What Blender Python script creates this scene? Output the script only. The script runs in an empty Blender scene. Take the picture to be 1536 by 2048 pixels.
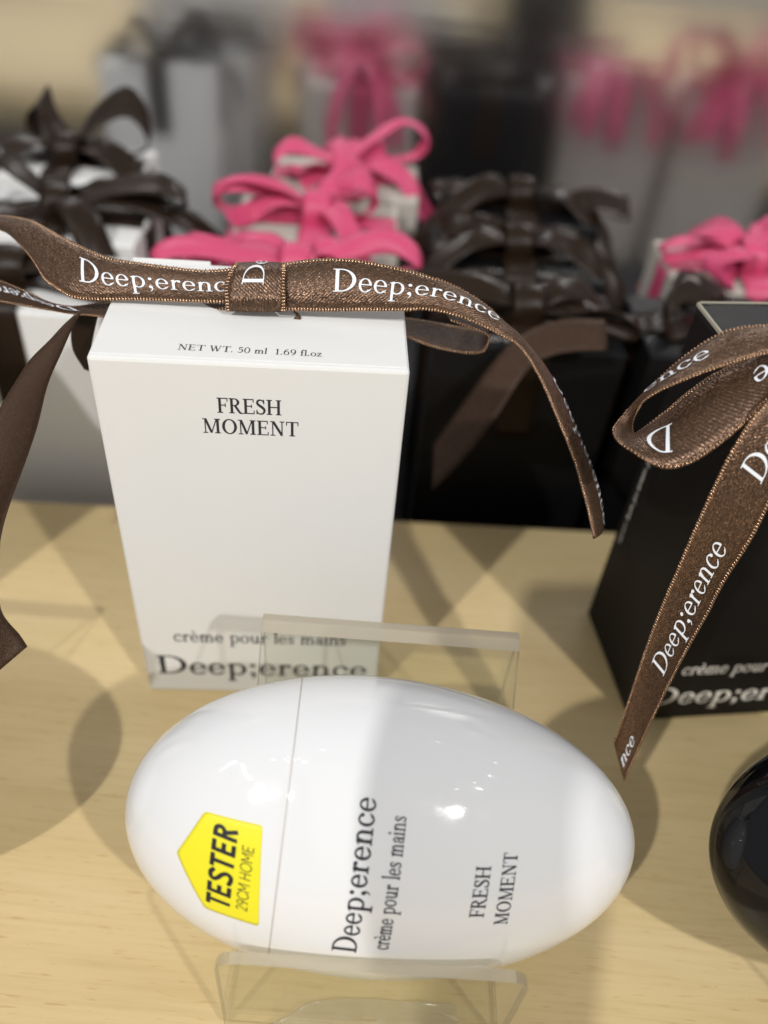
import bpy, math, random
import numpy as np
from mathutils import Vector, Matrix

S = bpy.context.scene
COL = S.collection
random.seed(4)
V = lambda *a: np.array(a, dtype=float)

# ------------------------------------------------------------------ camera
F_PX, PITCH, ROLL, CAM_H = 1679.3, 0.7358, 0.0981, 0.1693      # focal length in px of a 1536x2048 picture
fw = V(0, math.cos(PITCH), -math.sin(PITCH)); up0 = V(0, math.sin(PITCH), math.cos(PITCH)); rt0 = V(1, 0, 0)
rt = math.cos(ROLL)*rt0 + math.sin(ROLL)*up0
up = -math.sin(ROLL)*rt0 + math.cos(ROLL)*up0
EYE = V(0, 0, CAM_H)
cam = bpy.data.cameras.new('camera'); cam_o = bpy.data.objects.new('camera', cam); COL.objects.link(cam_o)
cam_o.matrix_world = Matrix(((rt[0], up[0], -fw[0], EYE[0]), (rt[1], up[1], -fw[1], EYE[1]), (rt[2], up[2], -fw[2], EYE[2]), (0, 0, 0, 1)))
cam.sensor_fit = 'VERTICAL'; cam.sensor_height = 24.0; cam.lens = F_PX/2048*24
cam.clip_start = 0.005; cam.clip_end = 50
cam.dof.use_dof = True; cam.dof.focus_distance = 0.145; cam.dof.aperture_fstop = 5.8
S.camera = cam_o

# ------------------------------------------------------------------ light
w = bpy.data.worlds.new('World'); S.world = w; w.use_nodes = True
w.node_tree.nodes['Background'].inputs[0].default_value = (0.96, 0.98, 1.0, 1)
w.node_tree.nodes['Background'].inputs[1].default_value = 0.34
S.view_settings.view_transform = 'Standard'; S.view_settings.look = 'None'; S.view_settings.gamma = 1; S.view_settings.exposure = 0
S.render.engine = 'CYCLES'; S.cycles.max_bounces = 10; S.cycles.transmission_bounces = 8; S.cycles.transparent_max_bounces = 12
S.cycles.sample_clamp_indirect = 4; S.cycles.use_denoising = True

def spot(name, loc, target, energy, size, color, cone=50):
    l = bpy.data.lights.new(name, 'SPOT'); l.energy = energy; l.shadow_soft_size = size; l.color = color
    l.spot_size = math.radians(cone); l.spot_blend = 0.6
    o = bpy.data.objects.new(name, l); COL.objects.link(o); o.location = loc
    o.rotation_euler = (Vector(target)-Vector(loc)).to_track_quat('-Z', 'Y').to_euler()
    return o
AIM = (0.0, 0.13, 0.03)
LAMP_L, LAMP_R = (-0.48, -0.63, 1.0), (0.60, -0.61, 0.97)
spot('spot_lamp', LAMP_L, AIM, 33, 0.014, (1.0, 0.985, 0.96))
spot('spot_lamp', LAMP_R, AIM, 33, 0.018, (1.0, 0.975, 0.94))

# ------------------------------------------------------------------ helpers
def at(x, y, z):                     # the point seen at pixel (x, y) of the photograph, z metres along the view axis
    return EYE + z*(fw + rt*(x-768)/F_PX - up*(y-1024)/F_PX)
def on_z(x, y, h):
    d = fw + rt*(x-768)/F_PX - up*(y-1024)/F_PX
    return EYE + d*(h-EYE[2])/d[2]
def tag(o, label=None, cat=None, group=None, kind=None):
    if label: o['label'] = label
    if cat: o['category'] = cat
    if group: o['group'] = group
    if kind: o['kind'] = kind
    return o
def mesh_obj(name, verts, faces, mat, parent=None, smooth=False, uv=None):
    me = bpy.data.meshes.new(name); me.from_pydata([tuple(map(float, v)) for v in verts], [], [tuple(f) for f in faces]); me.update()
    if mat: me.materials.append(mat)
    if smooth: me.polygons.foreach_set('use_smooth', [True]*len(me.polygons))
    if uv is not None:
        l = me.uv_layers.new(name='UVMap'); idx = np.zeros(len(me.loops), int); me.loops.foreach_get('vertex_index', idx)
        l.data.foreach_set('uv', np.asarray(uv, dtype=float)[idx].ravel())
    o = bpy.data.objects.new(name, me); COL.objects.link(o)
    if parent: o.parent = parent
    return o
def empty(name, loc=(0, 0, 0), rot=(0, 0, 0)):
    o = bpy.data.objects.new(name, None); COL.objects.link(o); o.empty_display_size = 0.01
    o.location = loc; o.rotation_euler = rot; return o
def bevel(o, wd, seg=2):
    m = o.modifiers.new('bevel', 'BEVEL'); m.width = wd; m.segments = seg; m.limit_method = 'ANGLE'; return o
def box_obj(name, lo, hi, mat, parent=None, bev=0, taper=None):
    x0, y0, z0 = lo; x1, y1, z1 = hi
    v = [(x0,y0,z0),(x1,y0,z0),(x1,y1,z0),(x0,y1,z0),(x0,y0,z1),(x1,y0,z1),(x1,y1,z1),(x0,y1,z1)]
    f = [(0,3,2,1),(4,5,6,7),(0,1,5,4),(1,2,6,5),(2,3,7,6),(3,0,4,7)]
    o = mesh_obj(name, v, f, mat, parent)
    if bev: bevel(o, bev)
    return o
def copy_tree(o, parent=None):
    c = o.copy(); COL.objects.link(c); c.parent = parent
    for ch in list(o.children): copy_tree(ch, c)
    return c

# ------------------------------------------------------------------ materials
def mat(name, color, rough=0.5, metal=0.0, **kw):
    m = bpy.data.materials.new(name); m.use_nodes = True; b = m.node_tree.nodes['Principled BSDF']
    b.inputs['Base Color'].default_value = (*color, 1); b.inputs['Roughness'].default_value = rough; b.inputs['Metallic'].default_value = metal
    for k, v in kw.items(): b.inputs[k.replace('_', ' ')].default_value = v
    return m
class NT:
    def __init__(s, m): s.t = m.node_tree; s.b = s.t.nodes['Principled BSDF']
    def n(s, typ, **kw):
        x = s.t.nodes.new(typ)
        for k, v in kw.items():
            if k.startswith('i_'):
                key = k[2:].replace('_', ' ')
                x.inputs[int(key) if key.isdigit() else key].default_value = v
            else: setattr(x, k, v)
        return x
    def l(s, a, b): s.t.links.new(a, b)
    def coords(s, kind='Object', scale=(1, 1, 1), rot=(0, 0, 0)):
        c = s.n('ShaderNodeTexCoord'); m = s.n('ShaderNodeMapping'); m.inputs['Scale'].default_value = scale; m.inputs['Rotation'].default_value = rot
        s.l(c.outputs[kind], m.inputs[0]); return m.outputs[0]
    def noise(s, co, scale, detail=3, rough=0.5):
        x = s.n('ShaderNodeTexNoise'); x.inputs['Scale'].default_value = scale; x.inputs['Detail'].default_value = detail; x.inputs['Roughness'].default_value = rough
        s.l(co, x.inputs['Vector']); return x.outputs['Fac']
    def ramp(s, fac, stops):
        r = s.n('ShaderNodeValToRGB'); e = r.color_ramp.elements
        while len(e) < len(stops): e.new(0.5)
        for k, (p, c) in enumerate(stops): e[k].position = p; e[k].color = (*c, 1)
        s.l(fac, r.inputs[0]); return r.outputs[0]
    def mix(s, fac, a, b, mode='MIX'):
        x = s.n('ShaderNodeMix', data_type='RGBA', blend_type=mode)
        for sock, v in ((x.inputs[0], fac), (x.inputs[6], a), (x.inputs[7], b)):
            if hasattr(v, 'links'): s.l(v, sock)
            else: sock.default_value = v
        return x.outputs[2]
    def bump(s, h, strength, dist, prev=None):
        b = s.n('ShaderNodeBump'); b.inputs['Strength'].default_value = strength; b.inputs['Distance'].default_value = dist
        s.l(h, b.inputs['Height'])
        if prev: s.l(prev, b.inputs['Normal'])
        return b.outputs[0]

def paper(name, color, rough=0.75, grain=0.00003):
    m = mat(name, color, rough); t = NT(m); co = t.coords()
    n1 = t.noise(co, 2600, 4, 0.65); n2 = t.noise(co, 60, 2)
    t.l(t.mix(n2, (*[c*0.965 for c in color], 1), (*color, 1)), t.b.inputs['Base Color'])
    t.l(t.bump(n1, 0.45, grain), t.b.inputs['Normal'])
    return m
M_white = paper('white_card', (0.785, 0.785, 0.775), 0.75, 0.00005)
M_cream_dim = paper('dimmed_cream_card', (0.50, 0.46, 0.41))  # card lowered in tone to carry the weaker light on the back boxes
M_black = paper('black_card', (0.006, 0.0055, 0.006), 0.55, 0.000015)
M_black.node_tree.nodes['Principled BSDF'].inputs['Specular IOR Level'].default_value = 0.2
M_raw = paper('raw_card_edge', (0.42, 0.39, 0.31))
M_ink = mat('dark_ink', (0.016, 0.018, 0.028), 0.5)
M_print = mat('white_print', (0.80, 0.83, 0.88), 0.45)
M_foil = mat('silver_foil', (0.92, 0.89, 0.84), 0.3, 0.0)
M_sticker = mat('yellow_sticker', (0.84, 0.76, 0.02), 0.45)
M_stext = mat('black_sticker_print', (0.012, 0.012, 0.02), 0.5)

def satin(name, dark, warm, edge, metal=0.35, fine=True, rough=0.36):
    m = mat(name, dark, rough, metal); t = NT(m)
    co = t.coords('UV')                 # uv are millimetres: u along, v across
    fib = t.noise(co, 9, 2, 0.6)
    if fine:
        mp = t.n('ShaderNodeMapping'); t.l(co, mp.inputs[0]); mp.inputs['Rotation'].default_value = (0, 0, 0.5); mp.inputs['Scale'].default_value = (3.4, 8.5, 1)
        vor = t.n('ShaderNodeTexVoronoi', feature='F1'); vor.inputs['Scale'].default_value = 0.9; vor.inputs['Randomness'].default_value = 0.7; t.l(mp.outputs[0], vor.inputs['Vector'])
        sub = t.n('ShaderNodeVectorMath', operation='SUBTRACT'); t.l(vor.outputs['Color'], sub.inputs[0]); sub.inputs[1].default_value = (.5, .5, .5)
        sc = t.n('ShaderNodeVectorMath', operation='SCALE'); t.l(sub.outputs[0], sc.inputs[0]); sc.inputs['Scale'].default_value = 0.34
        geo = t.n('ShaderNodeNewGeometry'); wv = t.n('ShaderNodeTexWave', wave_type='BANDS', bands_direction='DIAGONAL')
        wv.inputs['Scale'].default_value = 0.9; wv.inputs['Distortion'].default_value = 1.0; t.l(co, wv.inputs['Vector'])
        b1 = t.bump(wv.outputs['Fac'], 0.5, 0.00006)
        ad = t.n('ShaderNodeVectorMath', operation='ADD'); t.l(b1, ad.inputs[0]); t.l(sc.outputs[0], ad.inputs[1])
        no = t.n('ShaderNodeVectorMath', operation='NORMALIZE'); t.l(ad.outputs[0], no.inputs[0]); t.l(no.outputs[0], t.b.inputs['Normal'])
        r = t.ramp(vor.outputs['Color'], [(0.0, dark), (0.5, tuple(0.6*d+0.4*e for d, e in zip(dark, warm))), (0.75, warm), (1.0, tuple(min(1, 2.2*x) for x in warm))])
        t.l(r, t.b.inputs['Base Color'])
    else:
        t.l(t.mix(fib, (*dark, 1), (*warm, 1)), t.b.inputs['Base Color'])
        t.l(t.bump(fib, 0.3, 0.00005), t.b.inputs['Normal'])
    t.b.inputs['Sheen Weight'].default_value = 0.1 if fine else 0.0; t.b.inputs['Sheen Roughness'].default_value = 0.4
    t.b.inputs['Sheen Tint'].default_value = (*edge, 1)
    return m
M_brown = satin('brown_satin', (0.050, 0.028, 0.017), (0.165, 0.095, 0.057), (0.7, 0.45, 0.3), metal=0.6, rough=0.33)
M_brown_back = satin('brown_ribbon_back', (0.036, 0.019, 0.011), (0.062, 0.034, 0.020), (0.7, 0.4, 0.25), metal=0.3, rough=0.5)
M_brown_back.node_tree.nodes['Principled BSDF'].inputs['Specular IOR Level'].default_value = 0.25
M_brown_edge = mat('brown_selvedge_thread', (0.50, 0.31, 0.19), 0.22, 0.7)
M_brown_shaded = satin('brown_satin_shaded', (0.010, 0.0055, 0.003), (0.028, 0.015, 0.008), (0.5, 0.3, 0.2), fine=False, metal=0.0, rough=0.36)  # darker copy of brown satin: the shade at the back is in the colour
M_brown_shaded.node_tree.nodes['Principled BSDF'].inputs['Specular IOR Level'].default_value = 0.22
M_pink = satin('pink_satin', (0.50, 0.030, 0.095), (0.72, 0.105, 0.24), (1.0, 0.6, 0.75), metal=0.0, fine=False, rough=0.42)
M_pink.node_tree.nodes['Principled BSDF'].inputs['Transmission Weight'].default_value = 0.0

def white_plastic():
    m = mat('glossy_white_plastic', (0.775, 0.78, 0.795), 0.07)
    b = m.node_tree.nodes['Principled BSDF']; b.inputs['IOR'].default_value = 1.5
    b.inputs['Coat Weight'].default_value = 0.5; b.inputs['Coat Roughness'].default_value = 0.03
    t = NT(m); co = t.coords(); t.l(t.bump(t.noise(co, 90, 2), 0.05, 0.0004), t.b.inputs['Normal'])
    r = t.n('ShaderNodeMapRange'); t.l(t.noise(co, 260, 5, .7), r.inputs[0]); r.inputs[1].default_value = .45; r.inputs[2].default_value = .72; r.inputs[3].default_value = .05; r.inputs[4].default_value = .17; t.l(r.outputs[0], t.b.inputs['Roughness'])
    return m
M_egg = white_plastic()
M_eggb = mat('glossy_black_plastic', (0.004, 0.004, 0.005), 0.06); M_eggb.node_tree.nodes['Principled BSDF'].inputs['Specular IOR Level'].default_value = 0.35
M_seam = mat('seam_gasket_grey', (0.50, 0.45, 0.41), 0.5)  # plain beige-grey of the gasket ring
def clear(name, tint, rough, gloss, haze=0.0, hcol=(.8, .8, .75)):
    m = bpy.data.materials.new(name); m.use_nodes = True; t = m.node_tree; t.nodes.remove(t.nodes['Principled BSDF']); out = t.nodes['Material Output']
    tr = t.nodes.new('ShaderNodeBsdfTransparent'); tr.inputs[0].default_value = (*tint, 1)
    gl = t.nodes.new('ShaderNodeBsdfGlossy'); gl.inputs['Roughness'].default_value = rough
    lw = t.nodes.new('ShaderNodeLayerWeight'); lw.inputs[0].default_value = 0.5
    pw = t.nodes.new('ShaderNodeMath'); pw.operation = 'POWER'; pw.inputs[1].default_value = 5; t.links.new(lw.outputs['Facing'], pw.inputs[0])
    ml = t.nodes.new('ShaderNodeMath'); ml.operation = 'MULTIPLY_ADD'; ml.inputs[1].default_value = .9; ml.inputs[2].default_value = .035*gloss; t.links.new(pw.outputs[0], ml.inputs[0])
    m1 = t.nodes.new('ShaderNodeMixShader'); t.links.new(ml.outputs[0], m1.inputs[0]); last = tr.outputs[0]
    if haze:
        tl = t.nodes.new('ShaderNodeBsdfTranslucent'); tl.inputs[0].default_value = (*hcol, 1)
        df = t.nodes.new('ShaderNodeBsdfDiffuse'); df.inputs[0].default_value = (*hcol, 1)
        m3 = t.nodes.new('ShaderNodeMixShader'); t.links.new(tl.outputs[0], m3.inputs[1]); t.links.new(df.outputs[0], m3.inputs[2])
        m2 = t.nodes.new('ShaderNodeMixShader'); m2.inputs[0].default_value = haze; t.links.new(last, m2.inputs[1]); t.links.new(m3.outputs[0], m2.inputs[2]); last = m2.outputs[0]
        c = t.nodes.new('ShaderNodeTexCoord'); mp = t.nodes.new('ShaderNodeMapping'); mp.inputs['Scale'].default_value = (300, 3000, 3000)
        nz = t.nodes.new('ShaderNodeTexNoise'); nz.inputs['Scale'].default_value = 1; bp = t.nodes.new('ShaderNodeBump'); bp.inputs['Strength'].default_value = .4; bp.inputs['Distance'].default_value = .0001
        t.links.new(c.outputs['Object'], mp.inputs[0]); t.links.new(mp.outputs[0], nz.inputs[0]); t.links.new(nz.outputs[0], bp.inputs['Height']); t.links.new(bp.outputs[0], gl.inputs['Normal'])
    t.links.new(last, m1.inputs[1]); t.links.new(gl.outputs[0], m1.inputs[2]); t.links.new(m1.outputs[0], out.inputs[0])
    return m
M_acr = clear('clear_acrylic', (.975, .98, .965), 0.01, 1.0)
M_acr_edge = clear('sawn_acrylic_edge', (.88, .87, .80), 0.15, 1.6, 0.72, (.74, .68, .57))
M_acr_side = clear('polished_acrylic_edge', (.93, .92, .88), 0.08, 4.0, 0.34, (.62, .60, .54))
M_film = clear('thin_protective_film', (.97, .97, .95), 0.22, 1.5, 0.16, (.9, .88, .8))
M_shade_slab = mat('black_shade_slab', (0.01, 0.01, 0.012), 0.25)  # black for the unseen slab added to shade the egg

def wood():
    m = mat('pale_birch_ply', (0.6, 0.43, 0.22), 0.42); t = NT(m)
    co = t.coords('Object', (1, 1, 1), (0, 0, 0.07))
    big = t.noise(t.coords('Object', (5, 26, 1), (0, 0, 0.07)), 1.6, 3, 0.55)
    gr = t.noise(t.coords('Object', (30, 700, 1), (0, 0, 0.05)), 1.3, 4, 0.6)
    fk = t.noise(t.coords('Object', (160, 1400, 1), (0, 0, 0.05)), 1.0, 2, 0.5)
    c1 = t.ramp(big, [(0.3, (0.595, 0.450, 0.225)), (0.5, (0.645, 0.500, 0.260)), (0.7, (0.68, 0.535, 0.300))])
    g = t.ramp(gr, [(0.32, (0.92, 0.90, 0.86)), (0.55, (1, 1, 1))])
    c = t.mix(1.0, c1, g, 'MULTIPLY')
    p = t.ramp(fk, [(0.62, (1, 1, 1)), (0.74, (0.84, 0.76, 0.66))])
    c = t.mix(1.0, c, p, 'MULTIPLY')
    sp = t.ramp(t.noise(t.coords('Object', (1, 1, 1)), 1500, 1, 0.4), [(0.0, (1, 1, 1)), (0.80, (1, 1, 1)), (0.83, (0.5, 0.4, 0.3))])
    c = t.mix(1.0, c, sp, 'MULTIPLY')
    t.l(c, t.b.inputs['Base Color'])
    t.l(t.bump(gr, 0.25, 0.00015), t.b.inputs['Normal'])
    t.b.inputs['Coat Weight'].default_value = 0.15; t.b.inputs['Coat Roughness'].default_value = 0.35
    return m
M_wood = wood()
M_shelf = mat('dark_grey_shelf', (0.05, 0.05, 0.055), 0.6)
def steel():
    m = mat('hairline_steel', (0.84, 0.84, 0.85), 0.15, 1.0); t = NT(m)
    h = t.noise(t.coords('Object', (3, 1, 160)), 2.0, 3, 0.6); wv = t.noise(t.coords('Object', (9, 1, 9)), 1.0, 2)
    t.l(t.bump(wv, 0.35, 0.0025, t.bump(h, 0.10, 0.0006)), t.b.inputs['Normal'])
    return m
M_steel = steel()

# ------------------------------------------------------------------ lettering (glyph outlines from distance functions)
def g_seg(x0, y0, x1, y1, wd):
    def f(x, y):
        dx, dy = x1-x0, y1-y0; L = math.hypot(dx, dy); u = ((x-x0)*dx+(y-y0)*dy)/L; v = ((x-x0)*dy-(y-y0)*dx)/L
        return np.maximum(np.maximum(-u, u-L), np.abs(v)-wd/2)
    return f
def g_rect(x0, y0, x1, y1): return lambda x, y: np.maximum(np.maximum(x0-x, x-x1), np.maximum(y0-y, y-y1))
def g_ell(cx, cy, rx, ry): return lambda x, y: (np.sqrt(((x-cx)/rx)**2+((y-cy)/ry)**2)-1)*min(rx, ry)
def g_sub(a, b): return lambda x, y: np.maximum(a(x, y), -b(x, y))
def g_and(*a): return lambda x, y: np.maximum.reduce([q(x, y) for q in a])
def g_or(*a): return lambda x, y: np.minimum.reduce([q(x, y) for q in a])
def g_ring(cx, cy, rx, ry, tx, ty): return g_sub(g_ell(cx, cy, rx, ry), g_ell(cx, cy, rx-tx, ry-ty))
def g_rot(a, cx, cy, ang):
    c, s = math.cos(ang), math.sin(ang)
    return lambda x, y: a(cx+(x-cx)*c+(y-cy)*s, cy-(x-cx)*s+(y-cy)*c)
def g_path(pts):                      # (x, y, width) knots, Catmull-Rom
    pts = [V(*p) for p in pts]; P = [2*pts[0]-pts[1]]+pts+[2*pts[-1]-pts[-2]]; out = []
    for i in range(1, len(P)-2):
        for k in range(12):
            s = k/12; a, b, c, d = P[i-1], P[i], P[i+1], P[i+2]
            out.append(0.5*((2*b)+(c-a)*s+(2*a-5*b+4*c-d)*s*s+(3*b-a-3*c+d)*s**3))
    out.append(P[-2])
    return lambda x, y: np.minimum.reduce([np.hypot(x-q[0], y-q[1])-q[2]/2 for q in out])
def g_poly(pts):
    def f(x, y):                      # convex, counter-clockwise
        d = None
        for i in range(len(pts)):
            ax, ay = pts[i]; bx, by = pts[(i+1) % len(pts)]; L = math.hypot(bx-ax, by-ay)
            e = ((x-ax)*(by-ay)-(y-ay)*(bx-ax))/L
            d = e if d is None else np.maximum(d, e)
        return d
    return f
def g_shift(a, dx, dy=0): return lambda x, y: a(x-dx, y-dy)
def serif(x0, x1, y, up_=1): return g_rect(x0, y if up_ > 0 else y-2.8, x1, y+2.8 if up_ > 0 else y)
def stemc(x, wd=10.5, y0=0, y1=68, l=7, r=7): return g_or(g_rect(x, y0, x+wd, y1), serif(x-l, x+wd+r, y0), serif(x-l, x+wd+r, y1, -1))
def steml(x, wd=8, y0=0, y1=42, sr=6, flag=True):
    a = [g_rect(x, y0, x+wd, y1-1), serif(x-6, x+wd+sr, y0)]
    if flag: a.append(g_poly([(x-6, y1-5), (x+wd, y1-7), (x+wd, y1+1), (x+wd-2, y1+1)]))
    return g_or(*a)
def arch(x0, x1, t=8):               # n shoulder from stem at x0 to stem whose right edge is x1
    cx = (x0+x1)/2; rx = (x1-x0)/2
    return g_and(g_ring(cx, 26, rx, 17, t, 3.6), g_rect(x0, 26, x1, 60))
dot = lambda x, y, r=5.2: g_ell(x, y, r, r)
G = {}
G['D'] = (g_or(stemc(8, 10.5, r=0), g_and(g_ring(24, 34, 44, 34, 11, 3.2), g_rect(22, 0, 80, 68)), g_rect(15, 0, 25, 3.2), g_rect(15, 64.8, 25, 68)), 73)
G['e'] = (g_or(g_sub(g_ring(22, 21, 19, 22, 7.5, 3), g_rect(25, 8, 45, 21.5)), g_rect(8, 21, 38.5, 24.2), g_path([(29, 3.2, 4.5), (35, 6, 3), (39, 11, 2)])), 44)
G['p'] = (g_or(g_rect(9, -22, 17, 40), serif(3, 24, -24), g_poly([(2, 37), (17, 34), (17, 43), (14, 43)]), g_and(g_ring(26, 21, 21, 22, 8, 3.4), g_rect(15, -5, 60, 50))), 51)
G[';'] = (g_or(dot(12, 37, 5.6), dot(12, 5, 5.6), g_path([(16, 4, 4), (16, -4, 3.5), (10, -12, 2)])), 25)
G['r'] = (g_or(steml(8), g_path([(15, 28, 3), (20, 38, 4.5), (27, 40, 5)]), dot(29, 37, 5)), 36)
G['n'] = (g_or(steml(8), arch(10, 42), g_rect(34, 0, 42, 27), serif(28, 49, 0)), 51)
G['m'] = (g_or(steml(8), arch(10, 39), g_rect(31, 0, 39, 27), serif(26, 45, 0), arch(34, 64), g_rect(56, 0, 64, 27), serif(51, 70, 0)), 73)
G['c'] = (g_or(g_sub(g_ring(22, 21, 19, 22, 7.5, 3.2), g_rect(24, 9, 45, 34)), dot(34, 33, 5), g_path([(28, 3, 4.5), (34, 6, 3), (38, 11, 2)])), 42)
G['o'] = (g_ring(23, 21, 20.5, 22, 7.5, 3), 47)
G['u'] = (g_or(g_rect(8, 15, 16, 42), g_rect(1, 39.2, 9, 42), g_and(g_ring(23.5, 17, 15.5, 18, 8, 4), g_rect(8, -3, 36, 17)), g_rect(34, 0, 42, 42), g_rect(28, 39.2, 35, 42), serif(36, 49, 0)), 51)
G['l'] = (steml(8, y1=70), 23)
G['i'] = (g_or(steml(8), dot(11.5, 59, 5.2)), 24)
G['s'] = (g_path([(29, 34, 2.5), (25, 39, 3.4), (16, 41, 4), (8, 35, 6), (12, 27, 7), (22, 20, 7.5), (28, 11, 6.5), (22, 2.5, 4), (11, 2.5, 3.4), (5, 8, 2.5)]), 35)
G['s'] = (g_or(G['s'][0], g_rect(28, 30, 30.5, 41), g_rect(4, 1, 6.5, 13)), 35)
G['a'] = (g_or(g_rect(26, 6, 34, 32), g_and(g_ring(21, 28, 13, 15, 6.5, 3.2), g_rect(0, 30, 34, 60)), dot(10, 32, 4.6), g_ring(18, 12, 13.5, 12.5, 7, 3), g_path([(30, 5, 6), (34, 1.5, 4), (40, 4, 2.4)])), 41)
G['a'] = (g_sub(G['a'][0], g_rect(31.3, 6.5, 33.5, 7)), 41)
G['è'] = (g_or(G['e'][0], g_poly([(12, 62), (24, 50), (27, 50), (20, 64)])), 44)
G['f'] = (g_or(g_rect(10, 0, 18, 55), serif(3, 26, 0), g_rect(3, 39, 26, 42), g_path([(14, 54, 8), (18, 65, 5), (26, 68, 4.5)]), dot(28, 65, 4.6)), 30)
G['z'] = (g_or(g_rect(3, 0, 35, 3.4), g_rect(5, 38.6, 35, 42), g_seg(5, 1, 33, 41, 7), g_rect(33, 0, 36, 12), g_rect(4, 31, 7, 42)), 39)
G['F'] = (g_or(stemc(8, r=8), g_rect(15, 65, 50, 68), g_rect(47.5, 52, 50, 68), g_rect(15, 34, 40, 37), g_rect(38, 27, 40.5, 44)), 56)
G['E'] = (g_or(stemc(8, r=0), g_rect(15, 65, 51, 68), g_rect(48.5, 53, 51, 68), g_rect(15, 34, 42, 37), g_rect(40, 28, 42.5, 43), g_rect(15, 0, 54, 3), g_rect(51.5, 0, 54, 16)), 60)
G['R'] = (g_or(stemc(8), g_and(g_ring(26, 51, 23, 17, 10, 3), g_rect(24, 30, 60, 70)), g_rect(15, 65, 27, 68), g_rect(15, 34, 27, 37), g_path([(30, 34, 9), (42, 16, 9), (52, 3, 7), (63, 0.5, 3)])), 66)
G['S'] = (g_or(g_path([(39, 54, 3), (34, 62, 4), (24, 66, 4.5), (12, 62, 7), (9, 51, 9), (18, 41, 10), (32, 32, 10.5), (42, 20, 9.5), (37, 6, 6.5), (24, 1.5, 4.5), (12, 5, 4), (6, 15, 3)]), g_rect(38, 48, 41, 68), g_rect(4.5, 0, 7.5, 20)), 52)
G['H'] = (g_or(stemc(8), stemc(52), g_rect(15, 33, 55, 36.2)), 77)
G['M'] = (g_or(g_rect(13, 0, 16.5, 66), serif(4, 26, 0), serif(4, 20, 68, -1), g_seg(17, 67, 43, 2, 9.5), g_seg(43, 2, 68, 66, 3.2), stemc(68, 10.5, l=9)), 92)
G['O'] = (g_ring(37, 34, 34, 35.5, 11.5, 3), 75)
G['N'] = (g_or(g_rect(13, 0, 16.5, 66), serif(4, 26, 0), serif(4, 20, 68, -1), g_seg(17, 67, 58, 2, 10), g_rect(57, 0, 60.5, 68), serif(49, 70, 68, -1)), 75)
G['T'] = (g_or(g_rect(27, 0, 37.5, 68), serif(19, 46, 0), g_rect(4, 65, 61, 68), g_rect(4, 51, 6.8, 68), g_rect(58.2, 51, 61, 68)), 65)
G['W'] = (g_or(g_seg(13, 67, 31, 1, 9.5), g_seg(31, 1, 47, 66, 3.2), g_seg(45, 67, 63, 1, 9.5), g_seg(63, 1, 81, 67, 3.2), serif(2, 24, 68, -1), serif(36, 56, 68, -1), serif(72, 91, 68, -1)), 93)
G['.'] = (dot(9, 5, 5.2), 22)
G['5'] = (g_or(g_rect(10, 36, 13, 66), g_rect(10, 59, 36, 66), g_path([(11, 37, 3), (22, 41, 4.5), (34, 34, 7.5), (36, 20, 8), (28, 5, 5.5), (15, 1.8, 4), (7, 7, 6)])), 46)
G['0'] = (g_ring(24, 33, 21, 34.5, 7.5, 3), 49)
G['1'] = (g_or(g_rect(17, 0, 25.5, 64), serif(8, 34, 0), g_poly([(8, 58), (10, 56), (24, 62), (24, 67)])), 42)
G['6'] = (g_or(g_ring(24, 21, 20, 22.5, 7.5, 3), g_path([(7, 22, 7), (10, 42, 7), (22, 60, 5), (36, 67, 2.5)])), 48)
G['9'] = (g_or(g_ring(24, 45, 20, 22.5, 7.5, 3), g_path([(41, 44, 7), (38, 24, 7), (26, 6, 5), (12, -1, 2.5)])), 48)
G[' '] = (None, 26)
# plain sans glyphs (stroke weight t) for the sticker
def sans(t, sq=1.0):
    h = t/2; g = {}
    g['T'] = (g_or(g_seg(1, 68-h, 43, 68-h, t), g_seg(22, 0, 22, 68, t)), 46)
    g['E'] = (g_or(g_seg(4+h, 0, 4+h, 68, t), g_seg(4, h, 40, h, t), g_seg(4, 34, 37, 34, t), g_seg(4, 68-h, 40, 68-h, t)), 46)
    g['S'] = (g_path([(38, 56, t), (28, 66-h*.6, t), (13, 63-h*.4, t), (8, 51, t), (17, 40, t), (30, 31, t), (38, 18, t), (32, 6, t), (19, h*.8, t), (6, 9, t)]), 48)
    g['R'] = (g_or(g_seg(4+h, 0, 4+h, 68, t), g_and(g_ring(22, 49, 21, 19, t, t), g_rect(20, 20, 60, 70)), g_seg(8, 68-h, 22, 68-h, t), g_seg(8, 30+h, 22, 30+h, t), g_seg(23, 34, 38, 0, t)), 50)
    g['2'] = (g_or(g_path([(7, 52, t), (14, 64-h*.3, t), (28, 65-h*.5, t), (36, 51, t), (28, 33, t), (7, h+2, t)]), g_seg(4, h, 40, h, t)), 46)
    g['9'] = (g_or(g_ring(23, 47, 19, 20, t, t), g_path([(40-h*.4, 44, t), (33, 20, t), (20, 0, t)])), 48)
    g['C'] = (g_sub(g_ring(32, 34, 29, 35, t, t), g_poly([(34, 34), (70, 8), (70, 60)])), 60)
    g['M'] = (g_or(g_seg(4+h, 0, 4+h, 68, t), g_seg(5+h, 66, 32, 20, t), g_seg(32, 20, 58-h, 66, t), g_seg(60-h, 0, 60-h, 68, t)), 68)
    g['H'] = (g_or(g_seg(4+h, 0, 4+h, 68, t), g_seg(48-h, 0, 48-h, 68, t), g_seg(5, 34, 47, 34, t)), 56)
    g['O'] = (g_ring(34, 34, 31, 35, t, t), 69)
    g[' '] = (None, 24)
    return g
FONTS = {'serif': G, 'heavy': sans(12.5), 'light': sans(6)}
_cache = {}
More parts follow.
